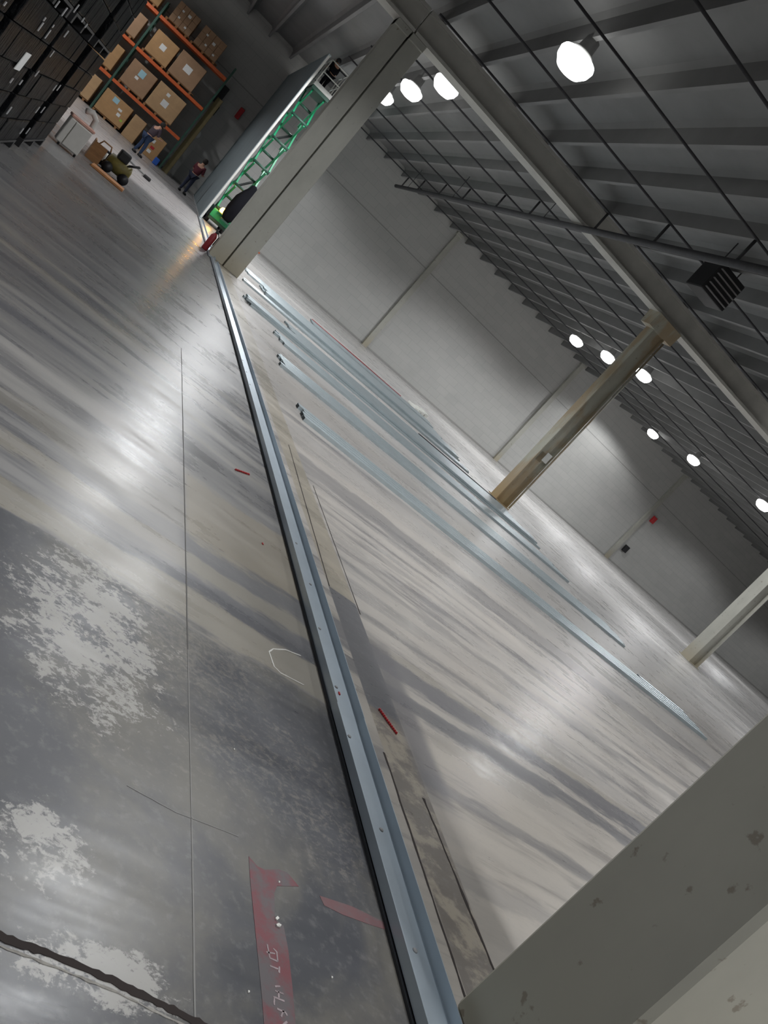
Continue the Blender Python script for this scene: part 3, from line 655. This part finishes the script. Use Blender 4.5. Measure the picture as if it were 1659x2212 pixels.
EDG = [('pelvis', 'waist'), ('waist', 'chest'), ('chest', 'neck'), ('neck', 'head'), ('chest', 'shoulder_l'), ('shoulder_l', 'elbow_l'), ('elbow_l', 'wrist_l'), ('chest', 'shoulder_r'), ('shoulder_r', 'elbow_r'), ('elbow_r', 'wrist_r'),
       ('pelvis', 'hip_l'), ('hip_l', 'knee_l'), ('knee_l', 'ankle_l'), ('ankle_l', 'toe_l'), ('pelvis', 'hip_r'), ('hip_r', 'knee_r'), ('knee_r', 'ankle_r'), ('ankle_r', 'toe_r')]
RAD = dict(pelvis=(.15, .11), waist=(.14, .10), chest=(.165, .12), neck=.055, head=(.09, .10), shoulder_l=.065, elbow_l=.046, wrist_l=.030, shoulder_r=.065, elbow_r=.046, wrist_r=.030,
           hip_l=.09, knee_l=.062, ankle_l=.042, toe_l=.032, hip_r=.09, knee_r=.062, ankle_r=.042, toe_r=.032)
def pose(lean=0.0, arms='down', stride=0.0, knees=0.0):
    sl, cl = math.sin(lean), math.cos(lean)
    def up(x, y, z):       # rotate about the pelvis
        zz = z-0.92; return (x, y*cl+zz*sl, 0.92-knees-y*sl+zz*cl)
    J = dict(pelvis=(0, 0, .92-knees), waist=up(0, .0, 1.08), chest=up(0, 0, 1.30), neck=up(0, .01, 1.47), head=up(0, .03, 1.60))
    for s_, q in (('l', -1), ('r', 1)):
        J['shoulder_'+s_] = up(q*.20, 0, 1.38)
        sh = Vector(J['shoulder_'+s_])
        if arms == 'down': J['elbow_'+s_] = tuple(sh+Vector((q*.05, -.01, -.29))); J['wrist_'+s_] = tuple(sh+Vector((q*.05, .06, -.53)))
        elif arms == 'front': J['elbow_'+s_] = tuple(sh+Vector((q*.05, .04, -.28))); J['wrist_'+s_] = tuple(sh+Vector((q*-.02, .27, -.26)))
        elif arms == 'up': J['elbow_'+s_] = tuple(sh+Vector((q*.06, .16, .20))); J['wrist_'+s_] = tuple(sh+Vector((q*.02, .20, .44)))
        J['hip_'+s_] = (q*.09, 0, .87-knees); J['knee_'+s_] = (q*.10, knees*1.2+q*stride*.5+.01, .48-knees*.3); J['ankle_'+s_] = (q*.11, q*stride, .09); J['toe_'+s_] = (q*.13, q*stride+.17, .035)
    return J
s1 = 0.98
p1 = person('person', 'person in a maroon shirt and dark trousers standing beside the blue-grey partition', (1.42, 38.2, 0), -0.5, pose(0.10, 'front', 0.05), RAD, EDG, 'maroon', 'navy')
p2 = person('person', 'person in a dark top and blue jeans bending beside the cartons on the rack', (-0.78, 37.3, 0), -0.9, pose(0.32, 'front', 0.08, 0.03), RAD, EDG, 'plum', 'denim')
p3 = person('person', 'person in black clothes working on the raised lift platform', (2.78, 33.9, 6.2), 0.3, pose(0.35, 'front', 0.05, 0.08), RAD, EDG, 'blackcloth', 'blackcloth', hat='black')
p3.scale = (0.86, 0.86, 0.86); p1.scale = (s1,)*3; p2.scale = (s1,)*3

# ------------------------------------------------------------------ pallet rack with cartons
RY = 42.35; RD = 1.05   # front plane, depth
rack = thing('pallet_rack', 'tall green and orange pallet rack of cartons against the back wall', 'pallet rack', (0, RY, 0))
for ux in (-7.0, -3.38, 0.24):
    for dy in (0.0, RD-0.08): MB().box(ux-.045, ux+.045, dy, dy+.08, 0, 5.5).build('upright', 'green_dark', rack)
    m_ = MB()
    for k in range(5): m_.bar((ux, .04, .4+k*1.15), (ux, RD-.04, 1.0+k*1.15), .03)
    m_.build('brace', 'green_dark', rack)
LV = [1.55, 3.22, 4.86]
for z in LV:
    for a, b in ((-6.95, -3.43), (-3.33, 0.19)):
        for dy in (-0.02, RD-0.06):
            MB().rbox(a, b, dy, dy+.06, z-.07, z+.07, .008, 1).build('beam', 'orange', rack)
        d_ = MB()
        for i in range(8): d_.box(a+.1+i*(b-a-.3)/7, a+.2+i*(b-a-.3)/7, 0.04, RD-.06, z+.05, z+.075)
        d_.build('deck', 'wood', rack)
def carton(x0, x1, z0, z1, mat, lab, labels=(), y=None, dp=0.85, grid=0):
    y = RY+0.06 if y is None else y
    t = thing('cardboard_carton', lab, 'carton', ((x0+x1)/2, y, z0), 0, 'cartons on the pallet rack'); hw = (x1-x0)/2; H = z1-z0
    if grid:
        m_ = MB(); nx, nz = grid, 3
        for i in range(nx):
            for k in range(nz): m_.rbox(-hw+i*2*hw/nx+.004, -hw+(i+1)*2*hw/nx-.004, 0, dp, k*H/nz+.002, (k+1)*H/nz-.002, .01, 1)
        m_.build('box_body', mat, t)
    else:
        MB().rbox(-hw, hw, 0, dp, 0, H, .015, 1).build('box_body', mat, t)
        MB().box(-hw*.98, hw*.98, -.003, .0, H*.5-.004, H*.5+.004).build('tape_line', 'card3', t)
    for (u, v, a, b, mm) in labels:
        MB().box(-hw+u*2*hw-a/2, -hw+u*2*hw+a/2, -.006, .002, v*H-b/2, v*H+b/2).build('paper_label', mm, t)
Z0 = 0.13
sk = []
def skid(x0, x1, z, lab):
    m_ = MB()
    for q in (0, .45, .9): m_.box(x0+q*(x1-x0-.1), x0+q*(x1-x0-.1)+.1, RY+.05, RY+.93, z, z+.09)
    for q in range(6): m_.box(x0, x1, RY+.05+q*.158, RY+.14+q*.158, z+.09, z+.11)
    tag(m_.build('wooden_pallet', 'wood'), lab, 'pallet', 'wooden pallets under the cartons')
F_ = LV
items = [(-3.30, -1.97, Z0, 1.15, 'card', 'carton on the floor bay with a blue label and a green sticker', [(.42, .82, .26, .22, 'bluepaper'), (.68, .62, .18, .10, 'paper'), (.72, .42, .16, .14, 'paper'), (.88, .30, .12, .10, 'greenpaper')]),
         (-1.82, -1.22, 0.0, 1.10, 'card2', 'narrow tall carton standing on the floor bay beside the bending person', []),
         (-0.86, -0.10, 0.0, 1.05, 'card', 'floor bay carton with white and red labels beside the olive board', [(.35, .70, .16, .16, 'paper'), (.5, .45, .18, .12, 'red'), (.45, .25, .18, .14, 'paper')]),
         (-3.14, -1.95, F_[0]+.19, 2.86, 'card3', 'carton on the lowest shelf with a pale blue label', [(.50, .72, .28, .30, 'bluepaper'), (.42, .48, .16, .12, 'paper')]),
         (-1.82, -0.45, F_[0]+.19, 2.92, 'card2', 'carton on the lowest shelf with a crumpled white label', [(.42, .78, .16, .14, 'paper'), (.48, .45, .30, .28, 'paper')]),
         (-3.08, -1.98, F_[1]+.19, 4.45, 'card', 'carton on the middle shelf with a small square white label', [(.50, .55, .26, .24, 'paper')]),
         (-1.86, -0.60, F_[1]+.19, 4.55, 'card3', 'darker carton on the middle shelf with a large white label', [(.48, .55, .36, .30, 'paper')])]
for a, b, z0, z1, mt, lb, ls in items: carton(a, b, z0, z1, mt, lb, ls)
carton(-3.05, -2.0, F_[2]+.19, 5.95, 'card3', 'block of small cartons on the top shelf beside the black wrapped loads', [(.3, .7, .10, .08, 'paper'), (.6, .72, .14, .12, 'paper'), (.3, .35, .10, .08, 'paper'), (.7, .2, .10, .08, 'paper')], grid=4)
carton(-1.75, -0.58, F_[2]+.19, 5.95, 'card3', 'block of small cartons on the top shelf near the shelf end', [(.25, .7, .10, .08, 'paper'), (.6, .6, .14, .12, 'paper'), (.4, .3, .10, .08, 'paper'), (.8, .2, .10, .08, 'paper')], grid=4)
for i, (z0, z1, w_) in enumerate(((Z0, 1.2, 'floor bay'), (F_[0]+.19, 2.8, 'lowest shelf'), (F_[1]+.19, 4.4, 'middle shelf'), (F_[2]+.19, 5.8, 'top shelf'))):
    carton(-4.9, -3.6, z0, z1, ['card2', 'card', 'card3', 'card'][i], 'partly hidden carton on the %s, left of the dark green upright' % w_)
for x0, x1, z in ((-3.30, -1.97, 0.0), (-4.9, -3.6, 0.0)): skid(x0, x1, z, 'low wooden pallet on the floor bay of the rack' if x0 > -4 else 'wooden pallet on the floor behind the black loads')
for z, nm in zip(LV, ('lowest', 'middle', 'top')):
    for x0, x1, sd in ((-3.15, -1.95, 'left'), (-1.85, -0.45, 'right'), (-4.9, -3.6, 'hidden left')): skid(x0, x1, z+.076, 'wooden pallet under the %s carton of the %s shelf' % (sd, nm))
tag(MB().rbox(0.36, 0.66, 42.5, 42.62, 0, 4.1, .01, 1).build('tall_board', 'olive'), 'tall olive-brown board standing at the end of the pallet rack', 'board')
# small wall items
def wallbox(px, w_, h_, dp, name, mat, lab, cat, disc=False):
    p = onwall(*px); t = thing(name, lab, cat, (p.x, p.y, p.z-h_/2), WANG)
    if disc: MB().tube([(0, 0, h_/2), (0, -dp, h_/2)], w_/2, 20).build('face', mat, t)
    else:
        MB().rbox(-w_/2, w_/2, -dp, 0.0, 0, h_, .02, 1).build('case', mat, t)
wallbox((517, 245), .22, .55, .15, 'fire_alarm', 'red', 'red fire alarm box on the shadowed wall beside the partition', 'alarm')
wallbox((425, 288), .40, .40, .05, 'wall_disc', 'paper', 'pale round disc mounted on the shadowed wall beyond the rack', 'sign', True)
wallbox((476, 205), .30, .9, .35, 'wall_bracket', 'black', 'long black bracket on the wall high beside the rack', 'bracket')
wallbox((462, 236), .25, .5, .30, 'wall_bracket', 'black', 'short black bracket on the wall just below the long one', 'bracket')
wallbox((1410, 1122), .35, .5, .18, 'alarm_box', 'red', 'small red box on the grey wall right of the pilaster', 'alarm')
wallbox((1350, 1184), .40, .5, .20, 'junction_box', 'black', 'small dark junction box low on the grey wall by the pilaster', 'box')
wallbox((551, 545), .35, .3, .20, 'orange_cap', 'orange', 'small orange cap at the wall foot beside the twin column', 'cap')
wallbox((402, 425), 1.2, .3, .5, 'tool_bag', 'black', 'long black tool bag on the floor behind the standing person', 'bag')

# ------------------------------------------------------------------ black wrapped pallet loads
def load(y0, y1, z0, z1, lab, x0=-2.75, x1=-1.5):
    t = thing('wrapped_pallet_load', lab, 'pallet load', (x1, y0, z0), 0, 'black wrapped pallet loads')
    W_ = x1-x0; L = y1-y0; H = z1-z0
    p_ = MB()
    for q in (0, .5, 1): p_.box(-W_, 0, q*(L-.12), q*(L-.12)+.12, 0, .10)
    for q in range(7): p_.box(-W_+q*(W_-.1)/6, -W_+q*(W_-.1)/6+.1, 0, L, .10, .13)
    p_.build('pallet', 'black', t)
    # stacked cases under wrap: layered, slightly offset
    bm = MB(); nl = max(3, int(H/0.33)); h = (H-.14)/nl
    for k in range(nl):
        o_ = random.uniform(-.010, .010)
        for c in range(4):
            jj = random.uniform(-.008, .008)
            bm.rbox(-W_+.02+o_, o_+jj, .02+c*L/4, (c+1)*L/4+.02, .135+k*h, .135+(k+1)*h-.004, .02, 2)
    bm.build('wrapped_cases', 'wrap', t)
    return t
ll = [('nearest', 5.9, 8.1), ('second', 8.4, 10.6), ('third', 10.9, 13.1), ('fourth', 13.7, 15.9)]
loads = []
for nm, a, b in ll:
    loads.append(load(a, b, 0, 1.72, 'black wrapped pallet load on the floor, %s along the row' % nm))
    loads.append(load(a+.03, b-.03, 1.73, 3.5, 'black wrapped pallet load stacked on top, %s along the row' % nm))
load(17.9, 20.1, 0, 1.7, 'black wrapped pallet load set back behind the white cabinet', -3.9, -2.5)
load(17.9, 20.1, 1.71, 3.4, 'black wrapped load stacked on the one set back behind the white cabinet', -3.9, -2.5)
def labelon(pa, pb, w_, name, lab, mat='paper'):
    d = ray(*pa); a = CP+d*((-1.49)/d.x); d = ray(*pb); b = CP+d*((-1.49)/d.x)
    tag(MB().add([(-1.482, a.y-w_/2, a.z), (-1.482, a.y+w_/2, a.z), (-1.482, b.y+w_/2, b.z), (-1.482, b.y-w_/2, b.z), (-1.49, a.y-w_/2, a.z), (-1.49, a.y+w_/2, a.z), (-1.49, b.y+w_/2, b.z), (-1.49, b.y-w_/2, b.z)],
        [(0, 1, 2, 3), (7, 6, 5, 4), (0, 4, 5, 1), (1, 5, 6, 2), (2, 6, 7, 3), (3, 7, 4, 0)]).build(name, mat), lab, 'label')
labelon((35, 150), (62, 115), .30, 'paper_label', 'bright white paper label stuck on a black wrapped load')

def glint_strip(pa, pb):  # pale strip standing in for a glossy highlight on the black wrap
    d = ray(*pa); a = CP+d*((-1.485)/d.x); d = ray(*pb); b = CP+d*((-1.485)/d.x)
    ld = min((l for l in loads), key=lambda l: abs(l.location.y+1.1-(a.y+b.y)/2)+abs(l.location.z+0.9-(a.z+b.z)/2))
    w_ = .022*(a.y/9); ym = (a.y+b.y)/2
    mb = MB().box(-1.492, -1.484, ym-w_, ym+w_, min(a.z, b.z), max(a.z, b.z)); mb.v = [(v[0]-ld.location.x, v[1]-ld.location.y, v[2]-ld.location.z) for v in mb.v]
    mb.build('glint_strip', 'glint_strip', ld)
M['glint_strip'] = simple('pale_highlight_paint', (0.40, 0.40, 0.41), 0.4)
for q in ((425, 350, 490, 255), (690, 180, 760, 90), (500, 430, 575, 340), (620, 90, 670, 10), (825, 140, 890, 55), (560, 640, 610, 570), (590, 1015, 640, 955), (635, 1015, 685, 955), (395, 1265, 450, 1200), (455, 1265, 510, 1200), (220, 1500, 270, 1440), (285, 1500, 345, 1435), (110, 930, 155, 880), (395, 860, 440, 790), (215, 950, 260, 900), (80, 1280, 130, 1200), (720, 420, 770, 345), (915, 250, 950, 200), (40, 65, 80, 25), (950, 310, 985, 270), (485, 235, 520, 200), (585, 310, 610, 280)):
    glint_strip((q[0]/5.184, q[1]/5.184), (q[2]/5.184, q[3]/5.184))
# ------------------------------------------------------------------ clutter by the loads
t = thing('white_cabinet', 'small off-white cabinet standing beside the black wrapped loads', 'cabinet', (-1.40, 18.3, 0), 0.25); t.scale = (.78, .78, .82)
MB().rbox(-.28, .28, -.25, .25, .06, .70, .02).build('carcass', 'offwhite', t)
MB().rbox(-.28, -.17, -.29, -.25, .08, .68, .01, 1).build('door', 'offwhite', t)
MB().rbox(-.15, .27, -.29, -.25, .08, .68, .01, 1).build('door', 'offwhite', t)
MB().rbox(-.30, .30, -.27, .27, .70, .76, .01, 1).build('lid', 'salmon', t)
MB().tube([(.18, .3, .2), (.30, .35, .6), (.26, .35, .95), (.10, .3, 1.05), (-.05, .25, .98)], .07, 12).build('hose', 'offwhite', t)
for sx in (-.22, .22): MB().tube([(sx, -.2, .05), (sx+.04, -.2, .05)], .05, 10).build('wheel', 'black', t)
p = fl(192, 345); t = thing('wooden_crate', 'open brown wooden crate beside the white cabinet', 'crate', (p.x, p.y+.4, 0), 0.1)
MB().box(-.14, .14, -.3, .3, 0, .03).build('base', 'wood', t)
MB().box(-.15, -.12, -.3, .3, 0, .42).build('side_panel', 'wood', t); MB().box(.12, .15, -.3, .3, 0, .36).build('side_panel', 'wood', t); MB().box(-.15, .15, -.32, -.29, 0, .40).build('front_panel', 'wood', t)
tag(MB().rbox(-.92, -.16, 19.2, 19.75, 0, .05, .01, 1).build('plywood_sheet', 'orangewood'), 'flat orange plywood sheet under the black and yellow tools', 'plywood')
t = thing('air_compressor', 'black and yellow portable air compressor beside the plywood sheet', 'compressor', (-.52, 20.5, 0), 0.1)
MB().tube([(-.28, 0, .26), (-.25, 0, .26), (.25, 0, .26), (.28, 0, .26)], [.08, .17, .17, .08], 16).build('tank', 'yellow', t)
MB().rbox(-.16, .10, -.12, .12, .40, .62, .04).build('motor', 'black', t)
MB().tube([(.12, -.1, .4), (.34, -.1, .55), (.34, .1, .55), (.12, .1, .4)], .018, 8).build('handle', 'black', t)
for sx in (-.2, .2):
    MB().tube([(sx, -.2, .12), (sx, -.14, .12)], .12, 14).build('wheel', 'black', t); MB().tube([(sx, .14, .12), (sx, .2, .12)], .12, 14).build('wheel', 'black', t)
t = thing('tool_bag', 'bulky black tool bag between the crate and the compressor', 'tool bag', (-.98, 21.2, 0), 0.2)
MB().rbox(-.22, .22, -.15, .15, 0, .34, .07, 3).build('bag_body', 'blackcloth', t)
MB().tube([(-.15, 0, .32), (-.10, 0, .45), (.10, 0, .45), (.15, 0, .32)], .018, 8).build('handle', 'wood', t)
MB().tube([(.05, -.18, .1), (.05, -.18, .3)], .05, 10).build('bottle', 'offwhite', t)
t = thing('push_broom', 'long grey broom with a black head lying on the floor', 'broom', (0, 0, 0))
MB().tube([(-.75, 30.2, .03), (.02, 28.95, .05)], .03, 8).build('handle', 'grey', t)
MB().rbox(-.05, .2, 28.5, 28.9, 0, .09, .02, 1).build('head', 'black', t)
t = thing('fire_extinguisher', 'dark red fire extinguisher standing by the foot of the twin column', 'fire extinguisher', (2.03, 22.0, 0))
MB().lathe([(.075, 0), (.08, .03), (.08, .40), (.05, .46), (.025, .49)], n=16).build('cylinder', 'darkred', t)
MB().rbox(-.03, .05, -.02, .02, .49, .55, .008, 1).build('valve', 'black', t)
MB().tube([(.04, 0, .53), (.11, 0, .45), (.10, 0, .2)], .012, 8).build('hose', 'black', t)
tag(MB().rbox(-.14, .10, 41.5, 41.7, 0, .32, .04).build('blue_bucket', 'blue'), 'small blue bucket on the floor before the olive board', 'bucket')
